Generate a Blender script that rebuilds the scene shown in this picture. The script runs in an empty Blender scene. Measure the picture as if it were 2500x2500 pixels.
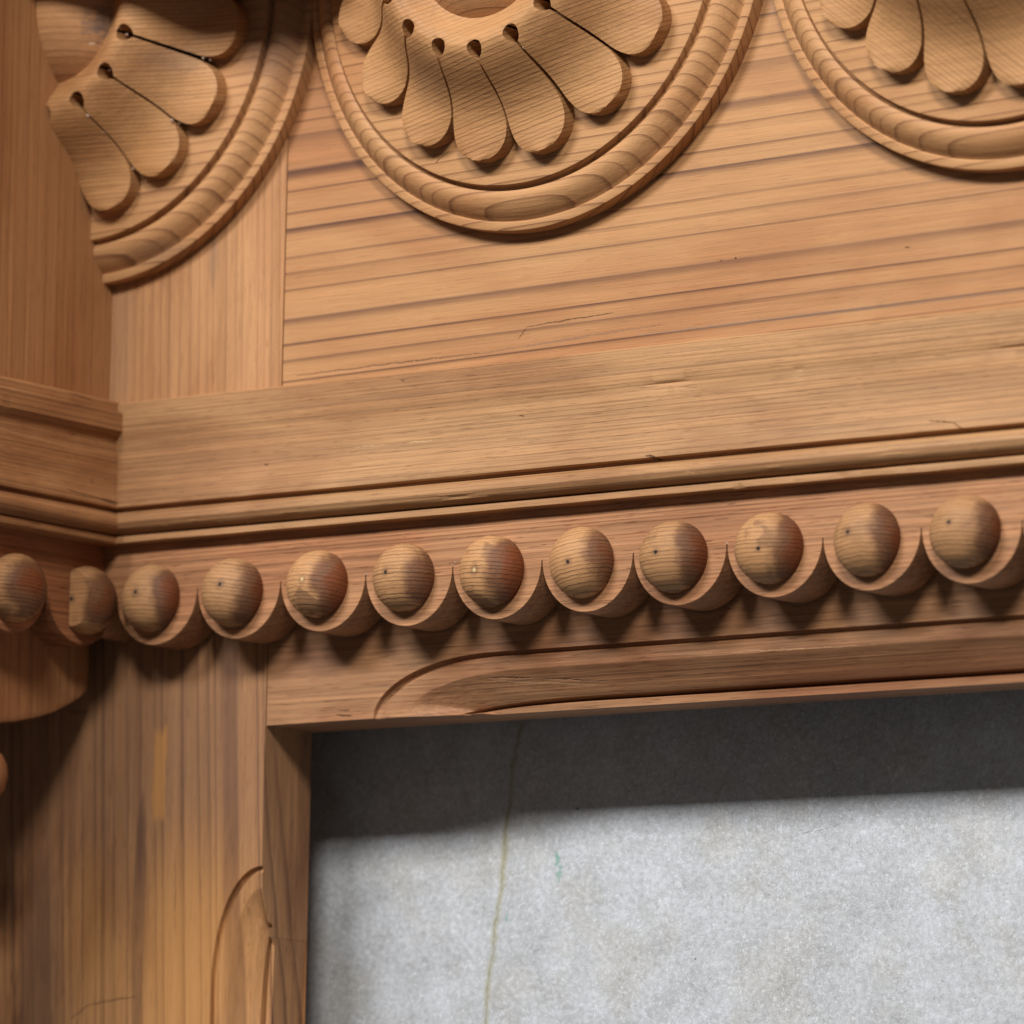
import bpy, bmesh, math, random
from mathutils import Vector, Matrix
random.seed(7)
scn = bpy.context.scene
COL = scn.collection
MM = 0.001
BACK = 74.5                       # mm from the frieze face down to the concrete the mantel lies on


def W(x, y, z):
    """mantel millimetres (x along the frieze, y into it, z towards its shelf) -> world metres; the mantel lies on its back"""
    return Vector((x * MM, z * MM, (BACK - y) * MM))


def D(x, y, z):
    return Vector((x, z, -y))


# ------------------------------------------------------------------ camera, world, lamps, exposure
def make_camera():
    f, cx, cy, cz, yaw, pitch, roll = (13106.88, 1282.32, -1546.16, -265.44, -0.633693, 0.147758, 0.018793)
    sy, c_y, sp, cp = math.sin(yaw), math.cos(yaw), math.sin(pitch), math.cos(pitch)
    fwd = Vector((sy * cp, c_y * cp, sp)); rgt = Vector((c_y, -sy, 0)); up = rgt.cross(fwd)
    R = rgt * math.cos(roll) + up * math.sin(roll)
    U = up * math.cos(roll) - rgt * math.sin(roll)
    Rw, Uw, Fw = D(*R), D(*U), D(*fwd)
    cam = bpy.data.cameras.new('camera')
    cam.sensor_width = 36; cam.lens = f / 2500 * 36
    cam.clip_start = 0.05; cam.clip_end = 60
    cam.dof.use_dof = True
    cam.dof.focus_distance = 1.925
    cam.dof.aperture_fstop = 9.5
    cam.dof.aperture_blades = 9
    o = bpy.data.objects.new('camera', cam); COL.objects.link(o)
    m = Matrix((Rw, Uw, -Fw)).transposed().to_4x4()
    m.translation = W(cx, cy, cz)
    o.matrix_world = m
    scn.camera = o


make_camera()
world = bpy.data.worlds.new('World'); scn.world = world; world.use_nodes = True
bg = world.node_tree.nodes['Background']
bg.inputs[0].default_value = (1.0, 0.95, 0.90, 1); bg.inputs[1].default_value = 0.105
scn.view_settings.view_transform = 'Standard'; scn.view_settings.look = 'None'
scn.view_settings.exposure = 0.0; scn.view_settings.gamma = 1.0


def tube(name, x, y, z, length, width, power, color):
    """overhead strip light running parallel to the frieze; position in mantel mm"""
    L = bpy.data.lights.new(name, 'AREA'); L.shape = 'RECTANGLE'; L.size = length; L.size_y = width; L.energy = power; L.color = color
    o = bpy.data.objects.new(name, L); COL.objects.link(o)
    p = W(x, y, z); o.location = p
    t = W(x, 0, 60)
    zz = (p - t).normalized(); xx = Vector((1, 0, 0)); yy = zz.cross(xx)
    o.rotation_euler = Matrix((xx, yy, zz)).transposed().to_euler()
    return o


tube('strip_lamp', -330, -1700, 1290, 0.95, 0.36, 48, (0.97, 0.985, 1.0))
tube('strip_lamp', 1080, -1700, 1290, 0.62, 0.36, 46, (1.0, 0.965, 0.91))


# ------------------------------------------------------------------ node helper
class NT:
    def __init__(s, name):
        s.m = bpy.data.materials.new(name); s.m.use_nodes = True
        s.t = s.m.node_tree; s.t.nodes.clear()
        s.out = s.t.nodes.new('ShaderNodeOutputMaterial')
        s.b = s.t.nodes.new('ShaderNodeBsdfPrincipled')
        s.t.links.new(s.b.outputs[0], s.out.inputs[0])

    def n(s, typ, **kw):
        nd = s.t.nodes.new(typ)
        for k, v in kw.items():
            setattr(nd, k, v)
        return nd

    def put(s, sock, v):
        if isinstance(v, bpy.types.NodeSocket):
            s.t.links.new(v, sock)
        elif v is not None:
            sock.default_value = v

    def math(s, op, a, b=None, c=None, clamp=False):
        nd = s.n('ShaderNodeMath', operation=op); nd.use_clamp = clamp
        s.put(nd.inputs[0], a); s.put(nd.inputs[1], b); s.put(nd.inputs[2], c)
        return nd.outputs[0]

    def vmath(s, op, a, b=None):
        nd = s.n('ShaderNodeVectorMath', operation=op)
        s.put(nd.inputs[0], a); s.put(nd.inputs[1], b)
        return nd.outputs[1] if op in ('DOT_PRODUCT', 'LENGTH', 'DISTANCE') else nd.outputs[0]

    def noise(s, vec, scale, detail=2.0, rough=0.5, dist=0.0):
        nd = s.n('ShaderNodeTexNoise')
        s.put(nd.inputs['Vector'], vec); nd.inputs['Scale'].default_value = scale
        nd.inputs['Detail'].default_value = detail; nd.inputs['Roughness'].default_value = rough
        nd.inputs['Distortion'].default_value = dist
        return nd.outputs['Fac']

    def ramp(s, fac, stops, interp='LINEAR'):
        nd = s.n('ShaderNodeValToRGB'); s.put(nd.inputs[0], fac)
        cr = nd.color_ramp; cr.interpolation = interp
        while len(cr.elements) < len(stops):
            cr.elements.new(0.5)
        for e, (p, c) in zip(cr.elements, stops):
            e.position = p
            e.color = c if len(c) == 4 else (*c, 1)
        return nd.outputs[0]

    def mrange(s, v, a, b, c=0.0, d=1.0, smooth=True):
        nd = s.n('ShaderNodeMapRange'); nd.interpolation_type = 'SMOOTHSTEP' if smooth else 'LINEAR'
        s.put(nd.inputs[0], v)
        for i, q in enumerate((a, b, c, d)):
            nd.inputs[i + 1].default_value = q
        return nd.outputs[0]

    def mix(s, fac, a, b, mode='MIX'):
        nd = s.n('ShaderNodeMix', data_type='RGBA', blend_type=mode)
        s.put(nd.inputs[0], fac)
        s.put(nd.inputs[6], a if isinstance(a, bpy.types.NodeSocket) else (*a, 1))
        s.put(nd.inputs[7], b if isinstance(b, bpy.types.NodeSocket) else (*b, 1))
        return nd.outputs[2]

    def scaled(s, vec, k):
        return s.vmath('MULTIPLY', vec, k)


def srgb(r, g, b):
    f = lambda c: (c / 255 / 12.92) if c / 255 <= 0.04045 else ((c / 255 + 0.055) / 1.055) ** 2.4
    return (f(r), f(g), f(b))


def g3(v):
    return (v, v, v)


def wood(name, light, dark, along='X', normal=(0, 0, 1), spacing=7.0, contrast=1.0, warp=2.0, vary=1.0, blotch=None,
         blotch_amt=0.5, blotch_scale=14.0, fiber=0.25, sharp=0.5, rough=0.62, seed=0.0, local=False, spots=(), bump=0.6,
         ball=False, wave=0.0, thin=False, cracks=(), wig=0.35):
    """straight-grained pine: growth rings as tilted sheets of the board, fibres along the grain, blotches of old finish"""
    N = NT(name)
    if local:
        P = N.n('ShaderNodeTexCoord').outputs['Object']
        info = N.n('ShaderNodeObjectInfo')
        rnd = info.outputs['Random']
        comb = N.n('ShaderNodeCombineXYZ')
        for i in range(3):
            N.put(comb.inputs[i], N.math('MULTIPLY', rnd, 0.9 + 0.37 * i))
        Q = N.vmath('ADD', P, comb.outputs[0])
    else:
        P = N.n('ShaderNodeNewGeometry').outputs['Position']
        Q = N.vmath('ADD', P, (seed * 0.731, seed * 1.113, seed * 0.417))
    k = 0.10
    st = {'X': (k, 1, 1), 'Z': (1, k, 1), 'Y': (1, 1, k)}[along]
    S = N.scaled(Q, st)
    nw = D(*normal); nw.normalize()
    s0 = N.vmath('DOT_PRODUCT', Q, tuple(nw))
    w1 = N.noise(S, 9.0, 2.0); w2 = N.noise(S, 70.0, 2.0)
    s1 = N.math('ADD', s0, N.math('MULTIPLY', N.math('SUBTRACT', w1, 0.5), warp * 4 * MM))
    s1 = N.math('ADD', s1, N.math('MULTIPLY', N.math('SUBTRACT', w2, 0.5), warp * wig * MM))
    if wave:
        w3 = N.noise(N.scaled(Q, (0.6, 1, 1)), 420.0, 1.0)
        s1 = N.math('ADD', s1, N.math('MULTIPLY', N.math('SUBTRACT', w3, 0.5), wave * MM))
    u = N.math('DIVIDE', s1, spacing * MM)
    c1 = N.n('ShaderNodeCombineXYZ'); N.put(c1.inputs[0], u)
    u2 = N.math('ADD', u, N.math('MULTIPLY', N.noise(c1.outputs[0], 0.43, 1.0), 3.0 * vary))
    fr = N.math('FRACT', u2)
    band = N.ramp(fr, [(0.0, g3(0.0)), (0.35, g3(0.03)), (0.35 + 0.4 * sharp, g3(0.22)), (0.93, g3(1.0)), (0.965, g3(1.0)), (1.0, g3(0.0))])
    if thin:
        band = N.ramp(fr, [(0.0, g3(0.07)), (0.5, g3(0.0)), (0.76, g3(0.15)), (0.90, g3(0.8)), (0.945, g3(1.0)), (0.982, g3(0.3)), (1.0, g3(0.07))])
    # ring strength changes from ring to ring and fades along the board
    fl = N.math('FLOOR', u2); c2 = N.n('ShaderNodeCombineXYZ'); N.put(c2.inputs[0], fl)
    wn = N.n('ShaderNodeTexWhiteNoise', noise_dimensions='3D'); N.put(wn.inputs[0], c2.outputs[0])
    amp = N.math('MULTIPLY_ADD', wn.outputs[0], 0.5, 0.5)
    amp = N.math('MULTIPLY', amp, N.mrange(N.noise(S, 22.0, 2.0), 0.25, 0.62, 0.6, 1.0))
    band = N.math('MULTIPLY', N.math('MULTIPLY', band, amp), contrast, clamp=True)
    col = N.mix(band, light, dark)
    fstr = {'X': (0.018, 1, 1), 'Z': (1, 0.018, 1), 'Y': (1, 1, 0.018)}[along]
    fib = N.noise(N.scaled(Q, fstr), 1300.0, 4.0, 0.72)
    fib2 = N.noise(N.scaled(Q, fstr), 330.0, 2.0, 0.6)
    fv = N.math('ADD', N.mrange(fib, 0.25, 0.75, 1 - fiber * 0.85, 1 + fiber * 0.55, False), N.mrange(fib2, 0.25, 0.75, -fiber * 0.5, fiber * 0.42, False))
    grain_fine = N.noise(Q, 2600.0, 2.0, 0.7)
    fv = N.math('MULTIPLY', fv, N.mrange(grain_fine, 0.2, 0.8, 0.90, 1.09, False))
    cc = N.n('ShaderNodeCombineColor')
    for i in range(3):
        N.put(cc.inputs[i], fv)
    col = N.mix(1.0, col, cc.outputs[0], 'MULTIPLY')
    # open pores: short dark dashes along the grain
    pst = {'X': (0.05, 1, 1), 'Z': (1, 0.05, 1), 'Y': (1, 1, 0.05)}[along]
    pore = N.mrange(N.noise(N.scaled(Q, pst), 2100.0, 1.0, 0.5), 0.635, 0.70, 0, min(1.0, fiber * 2.2))
    col = N.mix(N.math('MULTIPLY', pore, 0.75), col, N.mix(1.0, col, (0.45, 0.36, 0.32), 'MULTIPLY'))
    if blotch:
        bst = {'X': (0.35, 1, 1), 'Z': (1, 0.3, 1), 'Y': (1, 1, 0.35)}[along]
        bm_ = N.mrange(N.noise(N.scaled(Q, bst), blotch_scale, 4.0, 0.62, 0.4), 0.42, 0.68, 0, blotch_amt)
        tint = N.mix(1.0, col, blotch, 'MULTIPLY')
        col = N.mix(bm_, col, tint)
    # a few tiny dents and dark specks
    vo = N.n('ShaderNodeTexVoronoi'); N.put(vo.inputs['Vector'], N.scaled(Q, {'X': (0.4, 1, 1), 'Z': (1, 0.4, 1), 'Y': (1, 1, 0.4)}[along]))
    vo.inputs['Scale'].default_value = 75.0
    vs = N.n('ShaderNodeSeparateColor'); N.put(vs.inputs[0], vo.outputs['Color'])
    pick = N.math('GREATER_THAN', vs.outputs[0], 0.86)
    speck = N.math('MULTIPLY', N.mrange(vo.outputs['Distance'], 0.025, 0.055, 1.0, 0.0), pick)
    col = N.mix(N.math('MULTIPLY', speck, 0.75), col, (0.06, 0.025, 0.012))
    for (c, r, colr, amt, soft) in spots:
        # a stain or other tinted patch: ellipsoid in mantel mm, ragged along the grain
        cw = W(*c); rw = (r[0] * MM, r[2] * MM, r[1] * MM)
        dv = N.vmath('SUBTRACT', P, tuple(cw))
        dv = N.vmath('DIVIDE', dv, rw)
        ln = N.vmath('LENGTH', dv)
        if soft < 0.2:  # angular scrape
            ax = N.n('ShaderNodeSeparateXYZ'); N.put(ax.inputs[0], N.vmath('ABSOLUTE', dv))
            ln = N.math('MAXIMUM', N.math('MAXIMUM', ax.outputs[0], ax.outputs[1]), ax.outputs[2])
        rag = N.noise(N.scaled(P, {'X': (0.12, 1, 1), 'Z': (1, 0.12, 1), 'Y': (1, 1, 0.12)}[along]), 420.0, 3.0, 0.7)
        ln = N.math('ADD', ln, N.math('MULTIPLY', N.math('SUBTRACT', rag, 0.5), 1.1))
        mk = N.mrange(ln, 1.0 - soft, 1.0 + soft, amt, 0.0)
        col = N.mix(mk, col, N.mix(0.85 if soft < 0.3 else 0.65, col, colr))
    crack_h = None
    if cracks:
        cn1 = N.noise(P, 160.0, 3.0, 0.6); cn2 = N.noise(N.vmath('ADD', P, (5.1, 2.3, 0.7)), 160.0, 3.0, 0.6); cn3 = N.noise(P, 900.0, 2.0)
        cxy = N.n('ShaderNodeCombineXYZ')
        sp0 = N.n('ShaderNodeSeparateXYZ'); N.put(sp0.inputs[0], P)
        jit = 0.0014
        first = sp0.outputs[0] if along != 'Y' else sp0.outputs[2]
        N.put(cxy.inputs[0], N.math('ADD', first, N.math('MULTIPLY', N.math('SUBTRACT', cn1, 0.5), jit)))
        N.put(cxy.inputs[1], N.math('ADD', sp0.outputs[1], N.math('MULTIPLY', N.math('SUBTRACT', cn2, 0.5), jit)))
        for (pa, pb, w, colr, amt) in cracks:
            # fine relief: a split or scratch between two points of the face
            ax, ay = pa[0] * MM, pa[1] * MM; bx, by = pb[0] * MM, pb[1] * MM
            if along == 'Y':
                ax, bx = (BACK - pa[0]) * MM, (BACK - pb[0]) * MM
            L2 = (bx - ax) ** 2 + (by - ay) ** 2
            ab = (bx - ax, by - ay, 0)
            ap = N.vmath('SUBTRACT', cxy.outputs[0], (ax, ay, 0))
            t = N.math('DIVIDE', N.vmath('DOT_PRODUCT', ap, ab), L2, clamp=True)
            cb = N.n('ShaderNodeCombineXYZ'); N.put(cb.inputs[0], N.math('MULTIPLY', t, ab[0])); N.put(cb.inputs[1], N.math('MULTIPLY', t, ab[1]))
            dd = N.vmath('DISTANCE', ap, cb.outputs[0])
            taper = N.math('MULTIPLY_ADD', N.math('MULTIPLY', t, N.math('SUBTRACT', 1.0, t)), 2.4, 0.35)
            ww = N.math('MULTIPLY', N.math('MULTIPLY', N.math('MULTIPLY_ADD', cn3, 1.4, 0.25), taper), w * 0.8 * MM)
            mk = N.math('MULTIPLY', N.mrange(N.math('DIVIDE', dd, ww), 0.3, 1.0, 1.0, 0.0), amt * 0.85)
            mk = N.math('MULTIPLY', mk, N.mrange(cn3, 0.32, 0.5, 0.35, 1.0))
            col = N.mix(mk, col, colr)
            if sum(colr) < 0.4:
                crack_h = mk if crack_h is None else N.math('MAXIMUM', crack_h, mk)
    rgh = N.mrange(fib2, 0.3, 0.7, rough - 0.07, rough + 0.07, False)
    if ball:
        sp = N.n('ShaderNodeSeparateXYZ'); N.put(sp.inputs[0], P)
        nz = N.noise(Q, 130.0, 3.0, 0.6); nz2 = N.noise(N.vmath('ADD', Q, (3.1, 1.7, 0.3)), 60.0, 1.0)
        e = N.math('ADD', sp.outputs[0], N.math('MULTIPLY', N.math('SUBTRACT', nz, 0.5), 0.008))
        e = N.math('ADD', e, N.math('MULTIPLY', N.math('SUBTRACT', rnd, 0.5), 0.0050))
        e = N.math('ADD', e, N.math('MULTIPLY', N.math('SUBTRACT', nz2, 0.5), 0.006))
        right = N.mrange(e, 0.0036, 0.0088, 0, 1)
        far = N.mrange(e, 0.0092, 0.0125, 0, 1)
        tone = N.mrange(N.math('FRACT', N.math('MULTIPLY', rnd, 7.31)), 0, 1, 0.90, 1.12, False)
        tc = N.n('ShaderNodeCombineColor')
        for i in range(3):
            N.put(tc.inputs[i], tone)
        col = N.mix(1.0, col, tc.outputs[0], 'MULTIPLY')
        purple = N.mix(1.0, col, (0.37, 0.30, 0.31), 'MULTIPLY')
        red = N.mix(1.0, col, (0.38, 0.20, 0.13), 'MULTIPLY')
        right_tone = N.mix(far, purple, red)
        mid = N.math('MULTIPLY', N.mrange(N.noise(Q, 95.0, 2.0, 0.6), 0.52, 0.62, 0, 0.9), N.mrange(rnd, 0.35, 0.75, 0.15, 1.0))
        col = N.mix(N.math('MULTIPLY', right, 1.0), col, right_tone)  # right side of every ball darker, purple then reddish, with a ragged edge
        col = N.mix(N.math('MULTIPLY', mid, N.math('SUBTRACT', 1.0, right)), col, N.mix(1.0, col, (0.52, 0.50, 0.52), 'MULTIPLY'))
        # pin hole at the pole
        cxy = N.n('ShaderNodeCombineXYZ'); N.put(cxy.inputs[0], N.math('ADD', sp.outputs[0], N.math('MULTIPLY', N.math('SUBTRACT', N.math('FRACT', N.math('MULTIPLY', rnd, 17.7)), 0.5), 0.0042))); N.put(cxy.inputs[1], N.math('ADD', sp.outputs[1], N.math('MULTIPLY', N.math('SUBTRACT', N.math('FRACT', N.math('MULTIPLY', rnd, 29.3)), 0.5), 0.004)))
        hd = N.vmath('LENGTH', cxy.outputs[0])
        hole = N.mrange(N.math('ADD', hd, N.math('MULTIPLY', N.math('SUBTRACT', grain_fine, 0.5), 0.0006)), 0.00055, 0.0009, 1, 0)
        halo = N.mrange(N.math('ADD', hd, N.math('MULTIPLY', N.math('SUBTRACT', nz, 0.5), 0.004)), 0.0006, 0.0028, 0.6, 0)
        filled = N.math('GREATER_THAN', rnd, 0.72)
        col = N.mix(halo, col, N.mix(1.0, col, (0.45, 0.45, 0.47), 'MULTIPLY'))
        col = N.mix(hole, col, N.mix(filled, (0.018, 0.014, 0.014), (0.62, 0.5, 0.3)))
    col = N.mix(1.0, col, (0.900, 0.812, 0.690), 'MULTIPLY')
    N.put(N.b.inputs['Base Color'], col)
    N.put(N.b.inputs['Roughness'], rgh)
    N.b.inputs['Specular IOR Level'].default_value = 0.32
    bp = N.n('ShaderNodeBump'); bp.inputs['Strength'].default_value = bump; bp.inputs['Distance'].default_value = 0.0005
    h = N.math('ADD', N.math('MULTIPLY', fib, 0.5), N.math('MULTIPLY', band, 0.45))
    h = N.math('ADD', h, N.math('MULTIPLY', fib2, 0.5))
    h = N.math('SUBTRACT', h, N.math('MULTIPLY', speck, 1.5))
    if crack_h is not None:
        h = N.math('SUBTRACT', h, N.math('MULTIPLY', crack_h, 2.5))
    N.put(bp.inputs['Height'], h)
    N.put(N.b.inputs['Normal'], bp.outputs[0])
    return N.m


DK = (0.060, 0.028, 0.016); PL = (0.66, 0.44, 0.27)
M = {}
M['frieze'] = wood('frieze_pine', (0.540, 0.308, 0.150), (0.105, 0.048, 0.036), 'X', (-0.012, 0.25, 1), 7.8, 1.0, 1.0, 1.3, (0.74, 0.60, 0.55), 0.85, 12, 0.17, seed=1.3, thin=True, wig=0.5,
                   cracks=[((147.5, 83.5), (151.5, 87.6), 0.6, (0.16, 0.07, 0.035), 0.7), ((151.5, 87.6), (190, 89.2), 0.45, (0.10, 0.045, 0.025), 0.7),
                           ((235.6, 103.5), (236.4, 103.5), 0.55, DK, 0.9), ((241.8, 103.7), (242.6, 103.7), 0.6, DK, 0.9), 
                           ((45, 79.0), (130, 79.8), 0.7, (0.17, 0.10, 0.075), 0.55), ((130, 79.8), (210, 83.0), 0.9, (0.19, 0.12, 0.09), 0.6), ((200, 80.0), (380, 81.0), 1.6, (0.26, 0.18, 0.14), 0.55)],
                   spots=[((150, 0, 92), (22, 5, 3.2), (0.30, 0.135, 0.055), 0.5, 0.6), ((60, 0, 190), (16, 5, 14), (0.36, 0.19, 0.10), 0.5, 0.6), ((262, 0, 215), (14, 6, 26), (0.15, 0.115, 0.10), 0.7, 0.5)])  # last spot paints the shade in the gap between two roundels
M['stile'] = wood('stile_pine', (0.535, 0.302, 0.155), (0.30, 0.150, 0.078), 'Z', (1, 0.4, 0.02), 4.2, 0.62, 1.6, 1.0, (0.70, 0.58, 0.52), 0.8, 16, 0.24, 0.6, seed=2.2,
                  
                  spots=[((3.6, 0, 128), (1.9, 5, 12), (0.24, 0.155, 0.115), 0.7, 0.45), ((-43, 0, 100), (7, 5, 40), (0.28, 0.18, 0.12), 0.6, 0.6)])  # second spot: darker strip along the inner corner
M['disc'] = wood('roundel_pine', (0.540, 0.308, 0.152), (0.190, 0.082, 0.040), 'X', (-0.02, 0.62, 0.78), 3.1, 1.0, 0.5, 0.7, (0.80, 0.66, 0.58), 0.75, 18, 0.16, seed=3.4, thin=True, wig=0.15,
                 spots=[((38, -8, 208), (12, 10, 18), (0.14, 0.105, 0.095), 0.65, 0.6), ((-16, -8, 131), (14, 9, 4), (0.22, 0.14, 0.10), 0.6, 0.6)],
                 cracks=[((125, 153), (119, 149), 0.5, DK, 0.75)])
for nm, nrm, sd in (('petal_a', (0.04, -0.155, 0.99), 4.1), ('petal_b', (-0.22, -0.34, 0.98), 4.6), ('petal_c', (0.73, 0.36, 0.95), 4.9)):
    M[nm] = wood(nm + '_pine', (0.500, 0.280, 0.132), (0.215, 0.105, 0.045), 'X', nrm, 1.6, 0.95, 0.10, 0.5, (0.70, 0.60, 0.53), 0.75, 28, 0.18, seed=sd, thin=True, wig=0.2,
                 spots=[((128, -30, 178), (12, 10, 9), (0.27, 0.17, 0.105), 0.55, 0.7), ((-14, -26, 164), (8, 14, 12), (0.50, 0.245, 0.085), 0.45, 0.8), ((2, -26, 200), (14, 10, 5), (0.20, 0.14, 0.11), 0.6, 0.6)])
M['boss'] = wood('boss_pine', (0.520, 0.285, 0.140), (0.20, 0.10, 0.05), 'X', (0.0, 0.12, 1), 2.6, 0.8, 0.5, 0.6, (0.62, 0.52, 0.48), 0.4, 26, 0.16, seed=5.7, thin=True,
                 spots=[((-17, -46, 211), (11, 14, 14), (0.095, 0.085, 0.095), 0.92, 0.25), ((-36, -38, 196), (20, 12, 8), (0.22, 0.085, 0.035), 0.6, 0.6)],  # first spot: dark bluish patch on the right of the corner boss
                 cracks=[((-28.6, 207.4), (-26.5, 208.0), 1.0, (0.75, 0.55, 0.45), 0.9)])
M['moulding'] = wood('moulding_pine', (0.480, 0.282, 0.145), (0.185, 0.090, 0.044), 'X', (0.0, -0.35, 1), 1.75, 0.8, 1.0, 1.0, (0.68, 0.58, 0.53), 0.85, 16, 0.34, 0.6, seed=6.2, thin=True,
                     cracks=[((96.5, 72.3), (98.0, 71.6), 1.0, DK, 0.7), ((150.5, 54.8), (153, 54.2), 0.5, DK, 0.6), ((209, 34.8), (214, 33.6), 1.0, DK, 0.85), ((326, 37.8), (336, 36.2), 0.6, DK, 0.7), ((336, 36.2), (341, 33.2), 0.6, DK, 0.7),
                             ((75, 49.2), (92, 48.8), 0.35, PL, 0.8), ((100, 48.9), (112, 48.5), 0.4, PL, 0.8), ((20, 62.0), (150, 61.8), 0.5, (0.24, 0.15, 0.10), 0.45)])
M['strip'] = wood('strip_pine', (0.470, 0.252, 0.136), (0.255, 0.105, 0.052), 'X', (0.0, -0.25, 1), 2.5, 0.75, 1.0, 1.2, (0.76, 0.60, 0.53), 0.6, 22, 0.48, 0.6, seed=7.9)
M['apron'] = wood('apron_pine', (0.430, 0.238, 0.130), (0.235, 0.112, 0.060), 'X', (0.0, -0.3, 1), 3.4, 0.55, 1.2, 1.2, (0.68, 0.53, 0.48), 0.85, 22, 0.42, 0.6, seed=8.8,
                  cracks=[((122, -36.6), (141, -37.7), 0.55, DK, 0.75), ((141, -37.7), (172, -40.4), 0.45, DK, 0.6), ((122, -37.8), (170, -41.6), 0.5, PL, 0.6), ((53, -47.2), (61, -47.9), 0.8, DK, 0.8), ((54, -45.4), (60, -45.9), 0.4, DK, 0.7), ((205, -33), (290, -34.5), 0.4, PL, 0.45)],
                  spots=[((40, 18, -27), (18, 5, 5), (0.19, 0.085, 0.065), 0.55, 0.6)])
M['jamb'] = wood('jamb_pine', (0.490, 0.268, 0.132), (0.150, 0.070, 0.046), 'Z', (1, 0.35, 0.05), 6.2, 1.0, 4.2, 1.8, (0.50, 0.40, 0.37), 0.95, 17, 0.38, 0.75, seed=9.5, wig=0.6,
                  spots=[((-30, 18, -56), (75, 40, 48), (0.235, 0.135, 0.092), 0.85, 0.75), ((-88, 18, -150), (10, 20, 52), (0.16, 0.095, 0.07), 0.8, 0.4), ((-31, 18, -67), (2.9, 12, 17), (0.50, 0.255, 0.090), 0.85, 0.16), ((-39.2, 18, -125), (3.2, 12, 50), (0.125, 0.066, 0.052), 0.9, 0.25),
                         ((-14, 18, -140), (26, 30, 42), (0.66, 0.34, 0.115), 0.75, 0.7), ((-64, 18, -122), (11, 12, 26), (0.36, 0.17, 0.055), 0.7, 0.5), ((-55, 18, -146), (10, 12, 22), (0.56, 0.31, 0.13), 0.6, 0.5)],
                  cracks=[((-71.6, -158.3), (-63.6, -152.9), 0.9, (0.09, 0.045, 0.03), 0.5), ((-63.6, -152.9), (-40, -150.2), 1.1, (0.14, 0.08, 0.05), 0.45), ((-78.6, -38.9), (-68.1, -40.2), 0.6, DK, 0.7), ((-58, -100), (-57, -160), 0.5, (0.09, 0.045, 0.03), 0.6), ((-22, -95), (-21.5, -125), 0.4, (0.09, 0.045, 0.03), 0.6), ((-70, -60), (-66, -160), 0.7, (0.09, 0.045, 0.03), 0.6)])
M['return'] = wood('return_pine', (0.440, 0.230, 0.110), (0.225, 0.092, 0.040), 'Z', (0.35, 1, 0.02), 4.3, 0.7, 1.2, 0.8, (0.76, 0.60, 0.53), 0.7, 14, 0.24, 0.7, seed=11.3, thin=True)
M['return_moulding'] = wood('return_moulding_pine', (0.440, 0.232, 0.112), (0.165, 0.072, 0.036), 'Y', (0.1, 0.0, 1), 2.0, 0.9, 0.8, 1.0, (0.62, 0.50, 0.45), 0.8, 20, 0.32, 0.7, seed=12.1, thin=True,
                            cracks=[((-35, 37.6), (-16, 36.6), 0.5, DK, 0.85), ((-16, 36.4), (2, 34.8), 1.3, DK, 0.95), ((-32, 75.2), (-18, 74.4), 0.5, DK, 0.75), ((-19.5, 43.8), (-18, 41.5), 0.6, DK, 0.8), ((-75, 56.0), (-22, 54.0), 0.35, PL, 0.6)])
M['return_strip'] = wood('return_strip_pine', (0.39, 0.172, 0.080), (0.175, 0.060, 0.030), 'Y', (0.1, 0.0, 1), 2.4, 0.85, 1.2, 1.0, (0.66, 0.54, 0.50), 0.7, 30, 0.45, 0.6, seed=13.8)
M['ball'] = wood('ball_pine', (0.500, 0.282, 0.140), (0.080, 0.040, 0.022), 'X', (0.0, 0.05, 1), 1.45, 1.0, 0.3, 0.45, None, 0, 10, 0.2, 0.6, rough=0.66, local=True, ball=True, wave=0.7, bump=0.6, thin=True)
M['hollow'] = wood('hollow_pine', (0.10, 0.045, 0.026), (0.04, 0.018, 0.012), 'X', (0, 1, 0.3), 2.0, 0.8, 1.0, 1.0, (0.5, 0.4, 0.4), 0.8, 300, 0.6, 0.6, seed=15.0, bump=1.0)


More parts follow.
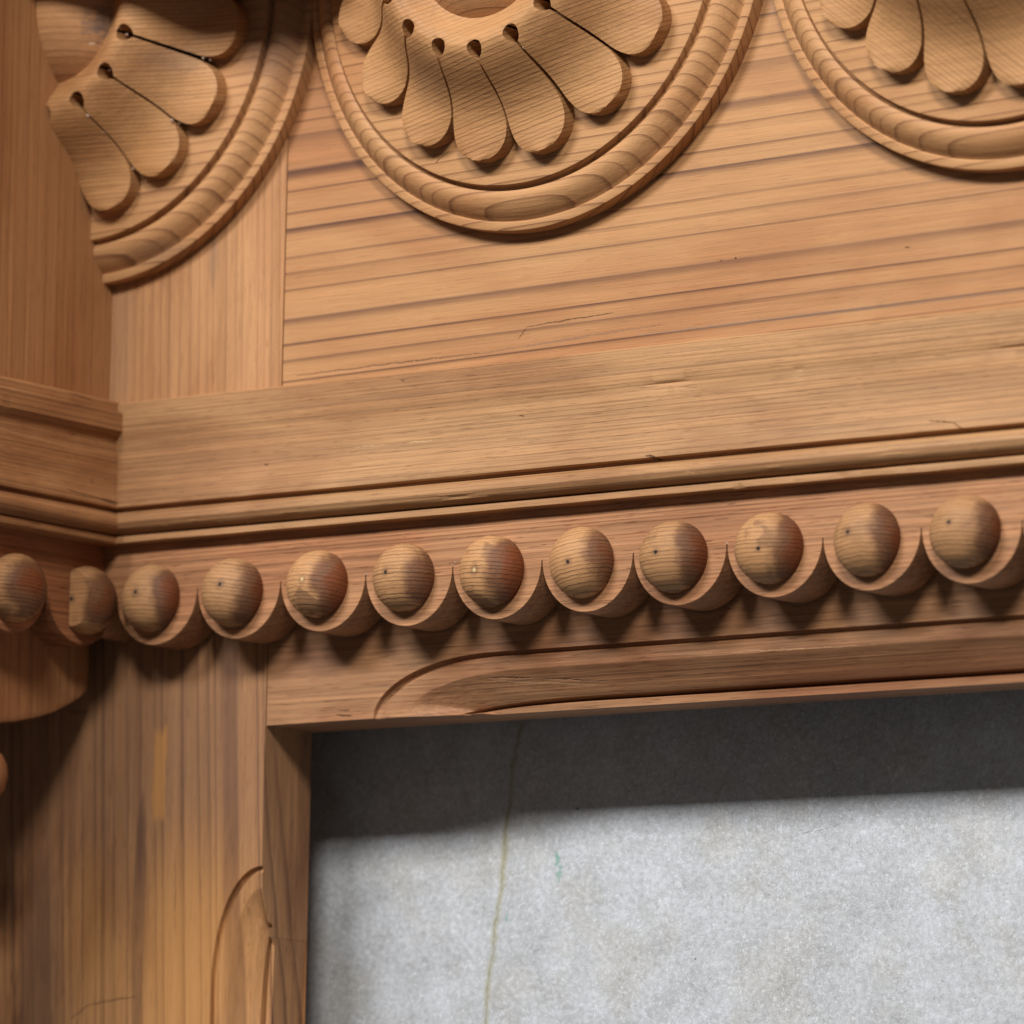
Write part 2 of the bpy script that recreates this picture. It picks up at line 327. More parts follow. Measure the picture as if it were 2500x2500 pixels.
def concrete():
    N = NT('concrete')
    P = N.n('ShaderNodeNewGeometry').outputs['Position']
    a = N.noise(P, 9.0, 4.0, 0.6); b = N.noise(P, 70.0, 5.0, 0.65); c = N.noise(P, 420.0, 4.0, 0.7); d = N.noise(P, 1900.0, 3.0, 0.8)
    v = N.math('ADD', N.math('MULTIPLY', a, 0.22), N.math('MULTIPLY', b, 0.26))
    v = N.math('ADD', v, N.math('MULTIPLY', c, 0.44)); v = N.math('ADD', v, N.math('MULTIPLY', d, 0.36)); v = N.math('SUBTRACT', v, 0.045)
    col = N.ramp(v, [(0.40, (0.20, 0.20, 0.202)), (0.52, (0.36, 0.367, 0.377)), (0.62, (0.455, 0.470, 0.494)), (0.73, (0.585, 0.61, 0.65))])
    warm = N.mrange(N.noise(P, 26.0, 3.0, 0.6), 0.46, 0.66, 0, 0.5)
    col = N.mix(warm, col, N.mix(1.0, col, (0.97, 0.90, 0.80), 'MULTIPLY'))
    # pale lime curls and rings of dried splashes
    vo = N.n('ShaderNodeTexVoronoi'); N.put(vo.inputs['Vector'], N.vmath('ADD', P, N.vmath('MULTIPLY', N.n('ShaderNodeTexNoise').outputs['Color'], (0, 0, 0))))
    vo.inputs['Scale'].default_value = 105.0
    rr = N.math('ADD', vo.outputs['Distance'], N.math('MULTIPLY', N.math('SUBTRACT', c, 0.5), 0.34))
    sc = N.n('ShaderNodeSeparateColor'); N.put(sc.inputs[0], vo.outputs['Color'])
    rad = N.math('MULTIPLY_ADD', sc.outputs[1], 0.22, 0.12)
    ring = N.mrange(N.math('ABSOLUTE', N.math('SUBTRACT', rr, rad)), 0.018, 0.06, 1, 0)
    ring = N.math('MULTIPLY', ring, N.math('GREATER_THAN', sc.outputs[0], 0.78))
    ring = N.math('MULTIPLY', ring, N.mrange(N.noise(P, 190.0, 2.0), 0.46, 0.62, 0, 0.5))
    col = N.mix(ring, col, (0.58, 0.60, 0.62))
    lime = N.mrange(N.noise(P, 380.0, 3.0, 0.65, 1.8), 0.575, 0.66, 0, 0.55)
    col = N.mix(lime, col, (0.66, 0.69, 0.74))
    fl_ = N.mrange(N.noise(P, 820.0, 3.0, 0.6, 0.6), 0.60, 0.68, 0, 0.6)
    col = N.mix(fl_, col, (0.68, 0.71, 0.76))
    pit = N.mrange(N.noise(N.vmath('ADD', P, (3.3, 1.1, 0)), 640.0, 3.0, 0.65), 0.31, 0.38, 0.5, 0)
    col = N.mix(pit, col, (0.20, 0.195, 0.19))
    # dark specks
    v2 = N.n('ShaderNodeTexVoronoi'); N.put(v2.inputs['Vector'], P); v2.inputs['Scale'].default_value = 72.0
    s2 = N.n('ShaderNodeSeparateColor'); N.put(s2.inputs[0], v2.outputs['Color'])
    sp = N.math('MULTIPLY', N.mrange(v2.outputs['Distance'], 0.022, 0.05, 1, 0), N.math('GREATER_THAN', s2.outputs[0], 0.72))
    col = N.mix(N.math('MULTIPLY', sp, 0.85), col, (0.07, 0.05, 0.045))
    # yellowish dried drip running down beside the jamb, and a smear of green paint
    xyz = N.n('ShaderNodeSeparateXYZ'); N.put(xyz.inputs[0], P)
    line = N.math('SUBTRACT', xyz.outputs[0], N.math('MULTIPLY_ADD', N.math('ADD', xyz.outputs[1], 0.0735), 0.130, (93.7 - 0.733 * (BACK - 75)) * MM))
    line = N.math('ADD', line, N.math('MULTIPLY', N.math('SUBTRACT', N.noise(P, 60.0, 3.0), 0.5), 0.007))
    wid = N.math('ABSOLUTE', N.math('ADD', line, N.math('MULTIPLY', N.math('SUBTRACT', c, 0.5), 0.003)))
    drip = N.mrange(wid, 0.0003, 0.0022, 0.6, 0)
    drip = N.math('MULTIPLY', drip, N.mrange(b, 0.35, 0.6, 0.45, 1.0))
    col = N.mix(drip, col, (0.33, 0.29, 0.15))
    core = N.math('MULTIPLY', N.mrange(wid, 0.0001, 0.0007, 0.6, 0), N.mrange(c, 0.42, 0.58, 0.1, 1.0))
    col = N.mix(core, col, (0.17, 0.17, 0.075))
    for (gx, gz, r0, amt) in ((115.5, -98.5, 2.2, 0.65), (116.5, -104, 2.6, 0.5), (92.5, -120, 1.2, 0.6)):
        dv = N.vmath('SUBTRACT', P, tuple(W(gx, BACK, gz))); dv = N.vmath('DIVIDE', dv, (r0 * 0.75 * MM, r0 * 1.7 * MM, 1.0))
        ln = N.math('ADD', N.vmath('LENGTH', dv), N.math('MULTIPLY', N.math('SUBTRACT', c, 0.5), 3.2))
        col = N.mix(N.mrange(ln, 0.4, 0.8, amt, 0), col, (0.10, 0.30, 0.22))
    # scuffed black pencil-like scratch
    dv = N.vmath('SUBTRACT', P, tuple(W(231, BACK, -92)))
    rot = N.n('ShaderNodeVectorRotate', rotation_type='Z_AXIS'); N.put(rot.inputs['Vector'], dv); rot.inputs['Angle'].default_value = math.radians(-12)
    sv = N.vmath('DIVIDE', rot.outputs[0], (0.014, 0.0022, 1.0))
    scm = N.mrange(N.vmath('LENGTH', sv), 0.3, 1.0, 1, 0)
    scm = N.math('MULTIPLY', scm, N.mrange(N.noise(N.scaled(rot.outputs[0], (0.12, 1, 1)), 1500.0, 2.0, 0.7), 0.54, 0.60, 0, 0.7))
    col = N.mix(scm, col, (0.16, 0.15, 0.145))
    N.put(N.b.inputs['Base Color'], col)
    N.put(N.b.inputs['Roughness'], N.mrange(b, 0.3, 0.7, 0.5, 0.78))
    N.b.inputs['Specular IOR Level'].default_value = 0.35
    bp = N.n('ShaderNodeBump'); bp.inputs['Strength'].default_value = 0.35; bp.inputs['Distance'].default_value = 0.0006
    h = N.math('ADD', N.math('MULTIPLY', c, 0.8), N.math('MULTIPLY', d, 0.35))
    h = N.math('SUBTRACT', N.math('ADD', h, N.math('MULTIPLY', ring, 0.4)), N.math('MULTIPLY', sp, 1.2))
    N.put(bp.inputs['Height'], h); N.put(N.b.inputs['Normal'], bp.outputs[0])
    return N.m


M['concrete'] = concrete()
_p = NT('plaster'); _n = _p.noise(_p.n('ShaderNodeNewGeometry').outputs['Position'], 900.0, 2.0)
_p.put(_p.b.inputs['Base Color'], _p.ramp(_n, [(0.35, (0.20, 0.12, 0.075)), (0.6, (0.44, 0.31, 0.22))])); _p.b.inputs['Roughness'].default_value = 0.9
M['plaster'] = _p.m


# ------------------------------------------------------------------ mesh helpers
class MB:
    def __init__(s):
        s.v = []; s.f = []; s.sm = []

    def add(s, pts, faces, smooth=False):
        o = len(s.v); s.v += [tuple(p) for p in pts]
        for f in faces:
            s.f.append(tuple(i + o for i in f)); s.sm.append(smooth)

    def grid(s, rows, smooth=True, close=False):
        n = len(rows[0]); pts = [p for r in rows for p in r]; fs = []
        for i in range(len(rows) - 1):
            for j in range(n if close else n - 1):
                k = (j + 1) % n
                fs.append((i * n + j, i * n + k, (i + 1) * n + k, (i + 1) * n + j))
        s.add(pts, fs, smooth)

    def prism(s, poly, lo, hi, to, caps=True, seg=1, smooth=False):
        """poly = 2-D outline, extruded from lo to hi; to(u, v, w) -> mantel mm"""
        n = len(poly)
        rows = [[to(a, b, lo + (hi - lo) * k / seg) for a, b in poly] for k in range(seg + 1)]
        s.grid(rows, smooth, True)
        if caps:
            s.add(rows[0], [tuple(range(n))]); s.add(rows[-1], [tuple(range(n - 1, -1, -1))])

    def box(s, x0, x1, y0, y1, z0, z1, ch=0.0):
        P = [(a, b, c) for a in (x0, x1) for b in (y0, y1) for c in (z0, z1)]
        s.add(P, [(0, 1, 3, 2), (4, 6, 7, 5), (0, 4, 5, 1), (2, 3, 7, 6), (0, 2, 6, 4), (1, 5, 7, 3)])

    def build(s, name, mat, parent=None, bevel=0.0, sharp=35, origin=None, clip_x=None, wn=False):
        me = bpy.data.meshes.new(name)
        o0 = W(*origin) if origin else Vector((0, 0, 0))
        me.from_pydata([W(*p) - o0 for p in s.v], [], s.f)
        bm = bmesh.new(); bm.from_mesh(me)
        bmesh.ops.remove_doubles(bm, verts=bm.verts, dist=1e-6)
        if clip_x is not None:
            bmesh.ops.bisect_plane(bm, geom=bm.verts[:] + bm.edges[:] + bm.faces[:], dist=1e-7, plane_co=(clip_x * MM, 0, 0), plane_no=(-1, 0, 0), clear_outer=True)
        bmesh.ops.recalc_face_normals(bm, faces=bm.faces)
        if bevel:
            ed = [e for e in bm.edges if len(e.link_faces) == 2 and e.calc_face_angle(0) > math.radians(50)]
            bmesh.ops.bevel(bm, geom=ed, offset=bevel * MM, segments=2, profile=0.6, affect='EDGES', clamp_overlap=True)
        big = [f for f in bm.faces if len(f.verts) > 4]
        if big:
            bmesh.ops.triangulate(bm, faces=big)
        for f in bm.faces:
            f.smooth = True
        bm.to_mesh(me); bm.free()
        me.set_sharp_from_angle(angle=math.radians(sharp))
        me.materials.append(mat)
        o = bpy.data.objects.new(name, me); COL.objects.link(o)
        if bevel or wn:
            w = o.modifiers.new('weighted_normals', 'WEIGHTED_NORMAL'); w.mode = 'FACE_AREA'; w.weight = 100; w.keep_sharp = True; w.thresh = 0.01
        o.location = o0
        if parent:
            adopt(o, parent)
        return o


def world_loc(o):
    p = o.location.copy()
    while o.parent:
        o = o.parent; p += o.location
    return p


def adopt(o, parent):
    o.parent = parent
    o.location = o.location - world_loc(parent)


XZ = lambda a, b, w: (a, w, b)          # outline in (x, z), extruded along y
YZx = lambda a, b, w: (w, a, b)         # outline in (y, z), extruded along x
RIGHT = 560.0
CORNER = -46.3

# ------------------------------------------------------------------ the setting
fl = MB(); fl.add([(-1500, BACK, -1500), (2200, BACK, -1500), (2200, BACK, 1500), (-1500, BACK, 1500)], [(0, 1, 2, 3)])
floor = fl.build('concrete_floor', M['concrete']); floor['kind'] = 'structure'

# ------------------------------------------------------------------ the mantel
mantel = bpy.data.objects.new('fireplace_mantel', None); COL.objects.link(mantel)
mantel.location = W(100, BACK, -50); mantel.empty_display_size = 0.1
mantel['label'] = 'stripped pine fireplace surround carved with flower roundels and balls, lying on grey concrete'
mantel['category'] = 'fireplace surround'


def part(mb, name, mat, parent=None, **kw):
    lab = kw.pop('label', None)
    o = mb.build(name, M[mat], parent or mantel, **kw)
    if lab:
        o['label'] = lab
    return o


# boards of the frieze
b = MB(); b.box(38.35, RIGHT, 0, 20, 70, 345); part(b, 'frieze_board', 'frieze', bevel=0.3)
b = MB(); b.box(-60, 38.0, -0.25, 20, 70, 345); part(b, 'frieze_stile', 'stile', bevel=0.3)
# boards behind that carry the whole on the concrete
b = MB(); b.box(-130, RIGHT, 47, BACK - 0.3, 60, 340); part(b, 'backing_board', 'jamb')

# moulding under the frieze
def arc(cy, cz, ry, rz, a0, a1, n=8):
    return [(cy + ry * math.cos(math.radians(a0 + (a1 - a0) * i / n)), cz + rz * math.sin(math.radians(a0 + (a1 - a0) * i / n))) for i in range(n + 1)]


FRONT_MOULD = ([(6, 75.2), (-2.2, 75.2), (-3.0, 74.6), (-3.0, 66), (-2.85, 62.0), (-2.6, 60.9), (-2.55, 60.0), (-2.6, 55), (-2.9, 49), (-3.8, 43), (-5.3, 38), (-6.2, 35.0), (-6.2, 34.2), (-5.6, 33.8),
                (-3.2, 33.6), (-3.2, 32.4), (-5.0, 32.2)] + arc(-4.4, 28.1, 4.6, 4.0, 110 + 10, 250, 10)[0:] + [(-3.6, 23.6), (-4.4, 23.2), (-5.2, 22.9), (-5.4, 22.3), (-5.3, 20.6), (-4.8, 20.3), (6, 20.3)])


def mould_poly(off=0.0):
    return [(y - off - (0.0 if z < 40 else 0.0) if y < 5 else y, z) for y, z in FRONT_MOULD]


def wobble_prism(poly, lo, hi, to, seg, amp, seed, nicks=40):
    """long moulding whose arrises wander a little and carry small dents"""
    rnd = random.Random(seed)
    n = len(poly)
    ph = [[(rnd.uniform(0, 6.28), rnd.uniform(0.015, 0.16), rnd.uniform(.3, 1)) for _ in range(4)] for _ in range(n)]
    base = [(rnd.uniform(0, 6.28), rnd.uniform(0.006, 0.03)) for _ in range(4)]
    cy = sum(a for a, _ in poly) / n
    dents = {}
    for _ in range(nicks):
        dents.setdefault(rnd.randrange(2, n - 2), []).append((rnd.uniform(lo, hi), rnd.choice((0.8, 1.2, 2.0, 5.0, 9.0)), rnd.uniform(.15, .6)))
    mb = MB(); rows = []
    for k in range(seg + 1):
        t = lo + (hi - lo) * k / seg
        dz = sum(math.sin(p + t * q) for p, q in base) / 4 * amp
        row = []
        for i, (a, c) in enumerate(poly):
            w = sum(math.sin(p + t * q) * g for p, q, g in ph[i]) / 4 * amp * 0.35
            d = sum(dep * math.exp(-((t - tc) / wd) ** 2) for tc, wd, dep in dents.get(i, ()))
            row.append(to(a + (d + w * 0.6 if a < 5 else 0), c + dz + w, t))
        rows.append(row)
    mb.grid(rows, True, True)
    mb.add(rows[0], [tuple(range(n))]); mb.add(rows[-1], [tuple(range(n - 1, -1, -1))])
    return mb


m = wobble_prism(mould_poly(0), -52, RIGHT, YZx, 420, 0.42, 3, 34)
part(m, 'frieze_moulding', 'moulding', sharp=28)

# scalloped strip: plate 17 mm thick whose lower edge is a row of half-round lobes
def lobe_curve(first, last, left, right, inset, r=19.75, zc=1.7, n=28, seed=5):
    rnd = random.Random(seed); low = []
    for k in range(first, last + 1):
        cx = -20 + 40 * k; dr = rnd.uniform(-.2, .25); tilt = rnd.uniform(-.02, .02)
        for i in range(n + 1):
            a = math.pi + math.pi * i / n
            x, z = cx + (r - inset) * math.cos(a), zc + (r + 0.45 + dr - inset) * math.sin(a) + tilt * r * math.cos(a)
            low.append((x, z))
    low = [(x, min(z, zc + 0.6 - rnd.uniform(0, .9)) if abs((x + 20) % 40 - 20) > 18.9 else z) for x, z in low]
    low = [p for p in low if left < p[0] < right]
    return [(left, low[0][1])] + low + [(right, low[-1][1])]


def scalloped_plate(curves, top, thick, to):
    """curves = (outer, inset) lower edges with the same number of points; to(along, depth, z)"""
    outer, inset = curves
    mb = MB()
    rows = [[to(a, thick, c) for a, c in outer], [to(a, 0.4, c) for a, c in outer], [to(a, 0.1, 0.5 * (c + d)) for (a, c), (_, d) in zip(outer, inset)], [to(a, 0.0, d) for (a, c), (_, d) in zip(outer, inset)]]
    zs = [max(2.2 + 3 * k, d) for k in (0,) for _, d in inset]
    rows.append([to(a, 0.0, max(d, 2.4)) for (a, d) in inset])
    rows.append([to(a, 0.0, top) for a, d in inset])
    mb.grid(rows, True)
    mb.grid([[to(a, thick, top) for a, d in inset], [to(a, thick, c) for a, c in outer]], True)
    mb.grid([[to(a, 0.0, top) for a, d in inset], [to(a, thick, top) for a, d in inset]], True)
    return mb


strip = part(scalloped_plate((lobe_curve(-1, 14, CORNER - 3, 540, 0), lobe_curve(-1, 14, CORNER - 3, 540, 0.35)), 30.0, 17.0, lambda a, d, z: (a, d, z)), 'scalloped_strip', 'strip', sharp=26)


def ball_mesh(r=13.1, cut=None):
    mb = MB(); rows = []
    nl, ns = 18, 40
    for i in range(nl + 1):
        a = math.pi * 0.56 * i / nl
        rr, yy = r * math.sin(a), -r * math.cos(a) * 0.80
        rows.append([(rr * math.cos(2 * math.pi * j / ns), yy, 0.985 * rr * math.sin(2 * math.pi * j / ns)) for j in range(ns)])
    rows.append([(0.0, rows[-1][0][1] + 0.3, 0.0)] * ns)
    mb.grid(rows, True, True)
    return mb


first_ball = None
for k in range(14):
    cx, cy, cz = -21.0 + 40 * k + random.uniform(-.35, .35), -1.3 + random.uniform(-.4, .4), -1.0 + random.uniform(-.35, .35)
    if first_ball is None:
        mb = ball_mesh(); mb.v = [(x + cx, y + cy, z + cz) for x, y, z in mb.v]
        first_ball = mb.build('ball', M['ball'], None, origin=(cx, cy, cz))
        o = first_ball
    else:
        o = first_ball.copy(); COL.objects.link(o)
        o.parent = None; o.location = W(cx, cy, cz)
    o.rotation_euler = (random.uniform(-.10, .10), random.uniform(-.10, .10), random.uniform(-.16, .16))
    o.scale = (random.uniform(.965, 1.02), random.uniform(.975, 1.03), random.uniform(.94, 1.05))
    bl = o
    if o is not first_ball:
        adopt(o, strip)
first_ball.location = first_ball.location - world_loc(strip); first_ball.parent = strip


# lower rail and jamb share one stopped moulding, swept along its edge
EDGE = [(0.0, 0.0), (0.3, 1.9), (1.1, 2.6), (1.8, 1.6), (2.3, 0.7), (6.6, 1.0), (7.0, 1.2), (8.2, 2.2), (10.5, 4.1), (13, 5.9), (15.5, 7.2), (17.2, 8.8), (17.6, 11.6), (18.2, 13.6), (18.7, 13.4), (19.0, 9.8), (19.3, 9.4), (21.8, 9.6)]


def stopped_board(start, length, width, a_min, b_far, y0, yb, to, run=54.0, nseg=26, lean=2.15, chip=0.0):
    """flat board with a moulded edge of width `width` that dies out at a = start; edge at b = 0; to(a, b, y)"""
    mb = MB(); rows = []
    rnd = random.Random(int(start * 7 + length))
    for (u, dep) in EDGE:
        bt = width - u
        a0 = start + lean * u
        row = []
        for i in range(nseg + 1):
            t = math.pi / 2 * i / nseg
            k = min(1.0, 0.35 + i / nseg * 2.6)
            jit = chip * rnd.uniform(-1, 1) * (1 if 3 < u < 11 else 0.25)
            row.append(to(a0 + run * (1 - math.cos(t)), max(0.0, bt * math.sin(t)), y0 + dep * (0.3 + 0.7 * k) + jit))
        a1 = a0 + run
        for i in range(1, 25):
            jit = chip * rnd.uniform(-1, 1) * (1 if 3 < u < 11 else 0.25)
            row.append(to(a1 + (length - a1) * i / 24, bt, y0 + dep + jit))
        rows.append(row)
    mb.grid(rows, True)
    top = rows[0]
    mb.add([to(a_min, 0, y0)] + top + [to(length, b_far, y0), to(a_min, b_far, y0)], [tuple(range(len(top) + 3))])
    # edge face back to the rear, following the dying-out profile
    edge = [to(a_min, 0, y0)] + [r[0] for r in rows] + rows[-1][1:]
    back = [to(a_min, 0, yb)]
    n = len(edge)
    e2 = []
    for p in edge:
        q = list(p); q[1] = yb; e2.append(tuple(q))
    mb.add(edge + e2, [(i, i + 1, n + i + 1, n + i) for i in range(n - 1)])
    # rear, ends
    P = [to(a_min, 0, y0), to(a_min, b_far, y0), to(a_min, b_far, yb), to(a_min, 0, yb), to(length, b_far, y0), to(length, b_far, yb), to(length, 0, yb)]
    mb.add(P, [(0, 1, 2, 3), (1, 4, 5, 2), (3, 2, 5, 6)])
    return mb


apron = stopped_board(71, RIGHT, 21.8, 20.4, 50.0, 18.0, 46.0, lambda a, b_, y: (a, y, -49.4 + b_), chip=0.12)
part(apron, 'apron_rail', 'apron', sharp=30, wn=True)
jamb = stopped_board(102.3, 640, 23.0, -16.0, 190.0, 17.7, 46.0, lambda a, b_, y: (20.0 - b_, y, -a), run=44.0, lean=1.2)
part(jamb, 'jamb', 'jamb', sharp=30, wn=True)
b = MB(); b.box(-160, -40, 46.3, BACK - 0.3, -620, 10); part(b, 'jamb_batten', 'jamb')

# ------------------------------------------------------------------ carved roundels
BODY = [(0, -14.4), (20, -14.4), (60, -14.4), (85.8, -14.3), (86.6, -14.1), (86.9, -13.6), (87.1, -11.0), (88.1, -10.8), (88.5, -11.8), (89.6, -12.3), (91.2, -12.3), (93.0, -11.7), (94.8, -10.5), (96.3, -8.9), (97.5, -7.6), (98.2, -6.4),
        (98.7, -6.1), (99.2, -6.5), (101.2, -6.4), (102.0, -6.0), (102.2, -5.4), (102.2, 1.0)]
COLLAR = [(10, -34.5), (28.0, -34.9), (30.5, -36.0), (33.5, -38.4), (36.5, -40.8), (38.6, -41.95), (39.1, -41.9)]
PET = [(38.6, -42.0), (40.6, -42.3), (43.0, -41.5), (46.2, -39.1), (49.5, -35.8), (53, -31.4), (56.5, -27.8), (60, -25.0), (64, -22.8), (68, -21.7), (72, -21.2), (76, -21.1), (79.5, -21.3)]


def lerp_profile(P, r):
    for (r0, y0), (r1, y1) in zip(P, P[1:]):
        if r <= r1:
            t = (r - r0) / (r1 - r0); return y0 + (y1 - y0) * t
    return P[-1][1]


def lathe(prof, cx, cz, seg=96, smooth=True):
    mb = MB()
    mb.grid([[(cx + r * math.cos(2 * math.pi * j / seg), y, cz + r * math.sin(2 * math.pi * j / seg)) for j in range(seg)] for r, y in prof], smooth, True)
    return mb


def petal_mb(cx, cz, ang, rnd):
    """one petal of sixteen: ogee along its length, round tip, half of a drilled hole at the inner end of each slit"""
    mb = MB(); half = math.pi / 16; gap = 0.42 + rnd.uniform(-.08, .12); RT = 78.6 + rnd.uniform(-.9, .9); RC = 63.5
    rs = [38.6, 38.9, 39.3, 39.9, 40.6, 41.3, 42.0, 42.7, 43.4, 44.0, 44.5, 45.0, 46.5, 49, 52, 55, 58, 61, 63.5, 66, 68.5, 71, 73, 74.8, 76.2, 77.3, 78.0, 78.4]
    rs = [r if r < RC else RC + (r - RC) * (RT - RC) / (78.6 - RC) for r in rs]
    nu = 8; rows = []; bot = []
    skew = rnd.uniform(-.012, .012)
    for r in rs:
        w = r * math.sin(half) - gap
        d = r - 41.7
        if abs(d) < 3.1:
            w = min(w, r * math.sin(half) - math.sqrt(3.1 ** 2 - d * d))
        if r > RC:
            q = (r - RC) / (RT - RC)
            w = (RC + 3.0 * min(1, q * 1.5)) * math.sin(half) * math.sqrt(max(0.0, 1 - q ** 2.3)) - gap * (1 - q)
        w = max(w, 0.05)
        row = []; rb = []
        for i in range(nu + 1):
            t = -1 + 2 * i / nu
            x = w * t
            a = ang + skew * max(0, (r - 45) / 30)
            px = cx + r * math.cos(a) - x * math.sin(a); pz = cz + r * math.sin(a) + x * math.cos(a)
            y = lerp_profile(PET, r)
            crown = 0.9 * (t * t) ** 1.5 * min(1, max(0, (r - 44) / 12))
            edge = 0.25 if (i in (0, nu)) else 0.0
            row.append((px, y + crown * 0.7 + edge, pz)); rb.append((px, -14.0, pz))
        rows.append(row); bot.append(rb)
    mb.grid(rows, True)
    # side walls all the way round down into the disc
    loop = [r[0] for r in rows] + rows[-1][1:] + [r[-1] for r in reversed(rows[:-1])] + list(reversed(rows[0][1:-1]))
    lb = [r[0] for r in bot] + bot[-1][1:] + [r[-1] for r in reversed(bot[:-1])] + list(reversed(bot[0][1:-1]))
    n = len(loop)
    mb.add(loop + lb, [(i, (i + 1) % n, n + (i + 1) % n, n + i) for i in range(n)])
    return mb


def roundel(cx, cz, phase, pmat, clip=None, seed=1, label=None):
    rnd = random.Random(seed)
    root = part(lathe(BODY, cx, cz, 160), 'roundel', 'disc', sharp=32, clip_x=clip, label=label)
    part(lathe(COLLAR, cx, cz, 96), 'collar', pmat, root, sharp=40, clip_x=clip)
    # bottoms of the drilled holes and slits
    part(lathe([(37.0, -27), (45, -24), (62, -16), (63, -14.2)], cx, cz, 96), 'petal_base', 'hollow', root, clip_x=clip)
    R, yc = 37.5, -12.3
    prof = [(R * math.sin(math.radians(a)), yc - R * math.cos(math.radians(a))) for a in [0.01] + list(range(4, 57, 4))]
    part(lathe(prof, cx, cz, 64), 'boss', 'boss', root, clip_x=clip)
    for k in range(16):
        a = math.radians(phase + 11.25 + 22.5 * k)
        if clip is not None and cx + 60 * math.cos(a) < clip - 22:
            continue
        p = petal_mb(cx, cz, a, rnd)
        o = p.build('petal', M[pmat], None, sharp=38, clip_x=clip)
        if len(o.data.polygons) == 0:
            bpy.data.objects.remove(o); continue
        adopt(o, root)
    return root


roundel(-48.8, 224.3, -88.6, 'petal_a', CORNER + 0.05, 1, 'roundel cut off flat by the corner')
roundel(154.6, 224.3, -88, 'petal_b', None, 2)
roundel(358.1, 224.3, -90.5, 'petal_c', None, 3)

# ------------------------------------------------------------------ projecting console at the corner
b = MB(); b.box(CORNER - 150, CORNER, -150, 14, 60, 345); part(b, 'console_side', 'return', bevel=0.4)
YZr = lambda a, b_, w: (CORNER - a, w, b_)      # profile (y -> projects towards +x), swept along y
STEP_MOULD = [(6, 75.2), (-1.6, 75.2), (-2.2, 74.4), (-2.4, 71.4), (-4.2, 70.9), (-4.8, 70.2), (-5.0, 63.4), (-4.4, 62.6), (-1.6, 60.4), (-1.4, 59.0)] + FRONT_MOULD[7:]
m = wobble_prism([(y - 4.4 if y < 5 else y, z + (0.8 if z > 50 else 0)) for y, z in STEP_MOULD], -150, 2.5, lambda a, c, w: (CORNER - a if a < 5 else CORNER - 6, w, c), 110, 0.5, 9, 18)
part(m, 'console_moulding', 'return_moulding', sharp=28)

# scalloped strip turning the corner
def side_curve(inset, r=19.75):
    low = []
    for cyc in (-132.8, -92.8, -52.8, -12.8):
        for i in range(23):
            a = math.pi + math.pi * i / 22
            low.append((cyc + (r - inset) * math.cos(a), 1.7 + (r + 0.4 - inset) * math.sin(a)))
    return [p for p in low if p[0] > -150] + [(7.2, 1.7), (9.0, 1.7)]


side_strip = part(scalloped_plate((side_curve(0), side_curve(0.35)), 30.0, 17.0, lambda a, d, z: (CORNER - d, a, z)), 'scalloped_strip', 'return_strip', sharp=26, label='strip of balls turning the corner')


def side_ball(yc, clip_front=None):
    mb = ball_mesh()
    # dome faces +x here
    mb.v = [(CORNER + 2.4 - y, yc + x, -1.6 + z) for x, y, z in mb.v]
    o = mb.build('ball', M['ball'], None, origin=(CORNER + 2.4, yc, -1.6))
    if clip_front is not None:
        bm = bmesh.new(); bm.from_mesh(o.data)
        r = bmesh.ops.bisect_plane(bm, geom=bm.verts[:] + bm.edges[:] + bm.faces[:], dist=1e-7, plane_co=(0, 0, -clip_front * MM), plane_no=(0, 0, 1), clear_outer=True)
        ed = [e for e in bm.edges if e.is_boundary]
        bmesh.ops.holes_fill(bm, edges=ed)
        bmesh.ops.recalc_face_normals(bm, faces=bm.faces)
        bm.to_mesh(o.data); bm.free()
        o.data.set_sharp_from_angle(angle=math.radians(40))
        o['label'] = 'ball with one side cut away in the corner'
    adopt(o, side_strip)


side_ball(-12.8, -7.5)
for yc in (-53.4, -92.8):
    side_ball(yc)

# curved bracket below it
def bracket_outline():
    pts = [(9.0, 6.0), (9.6, -24.0), (8.6, -33.5)]
    for y, z in ((5.5, -36.0), (0, -39.0), (-9, -43.2), (-18.6, -46.2), (-30, -48.8), (-41.7, -50.6), (-55, -51.6), (-80, -52)):
        pts.append((y, z))
    pts += [(-140, -52), (-140, 6)]
    return pts


b = MB(); b.prism(bracket_outline(), CORNER - 13.7, CORNER - 150, YZx)
part(b, 'console_bracket', 'return', bevel=3.2, sharp=50)
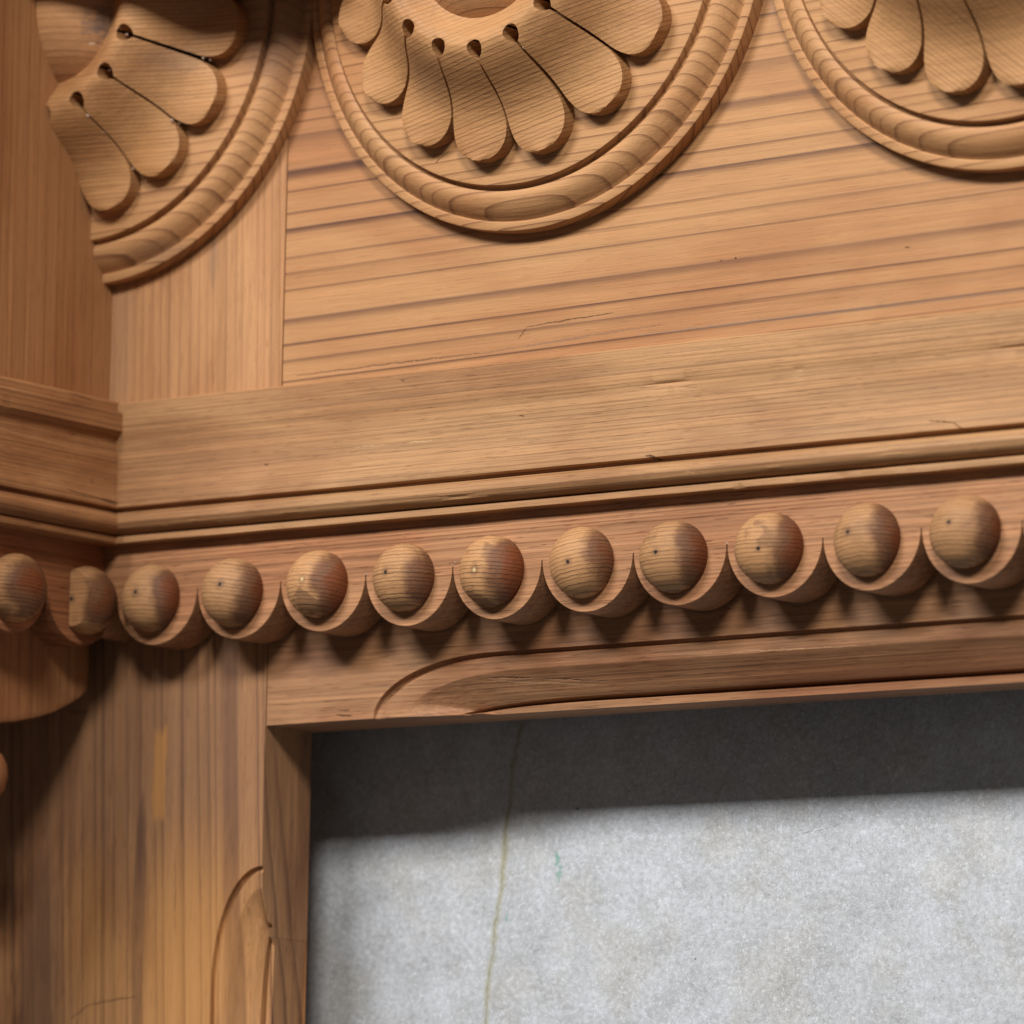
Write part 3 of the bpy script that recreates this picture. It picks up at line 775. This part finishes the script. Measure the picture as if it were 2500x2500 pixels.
# turned drop below the bracket
mb = MB(); rows = []
for r, z in ((0.01, -58), (4, -58.5), (8.6, -61), (10.6, -65), (11.0, -69.5), (9.8, -74.5), (6.6, -78.3), (2.5, -80.2), (0.01, -80.5)):
    rows.append([(-74 + r * math.cos(2 * math.pi * j / 32), -37 + r * math.sin(2 * math.pi * j / 32), z) for j in range(32)])
mb.grid(rows, True, True)
mb.prism([(3.5 * math.cos(2 * math.pi * j / 16) - 74, 3.5 * math.sin(2 * math.pi * j / 16) - 37) for j in range(16)], -59, -40, lambda a, c, w: (a, c, w))
part(mb, 'turned_drop', 'return')

# block of the shelf moulding above the corner
b = MB()
P = [(CORNER - 20, -36, 229), (80, -33, 219.0), (96, -33, 228), (96, 0, 228), (80, 0, 219.0), (CORNER - 20, 0, 229)]
T = [(x, y, 300) for x, y, z in P]
b.add([P[0], P[1], P[4], P[5], P[2], P[3], T[0], T[2], T[3], T[5]], [(0, 1, 2, 3), (1, 4, 5, 2), (0, 6, 7, 4, 1), (6, 9, 8, 7), (3, 9, 6, 0), (4, 7, 8, 5)])
part(b, 'corner_block', 'return', bevel=1.0)

b = MB(); b.box(CORNER + 0.3, 72, -66, -36.2, 232.5, 300); part(b, 'block_lip', 'return', bevel=1.5)

mb = MB(); rnd = random.Random(21)
def crumb(x, y, z, r):
    n = 6; pts = []
    for k in range(3):
        for j in range(n):
            a = 2 * math.pi * j / n; q = r * (0.5, 1.0, 0.5)[k] * rnd.uniform(.6, 1.2)
            pts.append((x + q * math.cos(a) * 1.3, y - r * 0.5 + r * 0.5 * k, z + q * math.sin(a)))
    mb.add(pts, [(k * n + j, k * n + (j + 1) % n, (k + 1) * n + (j + 1) % n, (k + 1) * n + j) for k in range(2) for j in range(n)] + [tuple(range(n)), tuple(range(3 * n - 1, 2 * n - 1, -1))])
for (cx, ph) in ((-48.8, -88.6), (154.6, -88)):
    for k in (0, 1, 2, 3):
        a = math.radians(ph + 22.5 * k)
        if cx > 0 and k != 1: continue
        for r, y in ((41.5, -38.5), (43.2, -38.8), (48, -37.2), (55, -30.8), (60.5, -26.2), (66.8, -22.4), (68.5, -19.5)):
            if rnd.random() < (0.5 if cx < 0 else 0.15):
                crumb(cx + r * math.cos(a) + rnd.uniform(-.5, .5), y, 224.3 + r * math.sin(a) + rnd.uniform(-.5, .5), rnd.uniform(.3, .85))
for x, z in ((80, 1.8), (119.6, 2.6), (121, 3.4), (240, 2.2)):
    crumb(x, 0.1, z, rnd.uniform(.4, .7))
cr = part(mb, 'plaster_crumbs', 'plaster'); cr['kind'] = 'stuff'
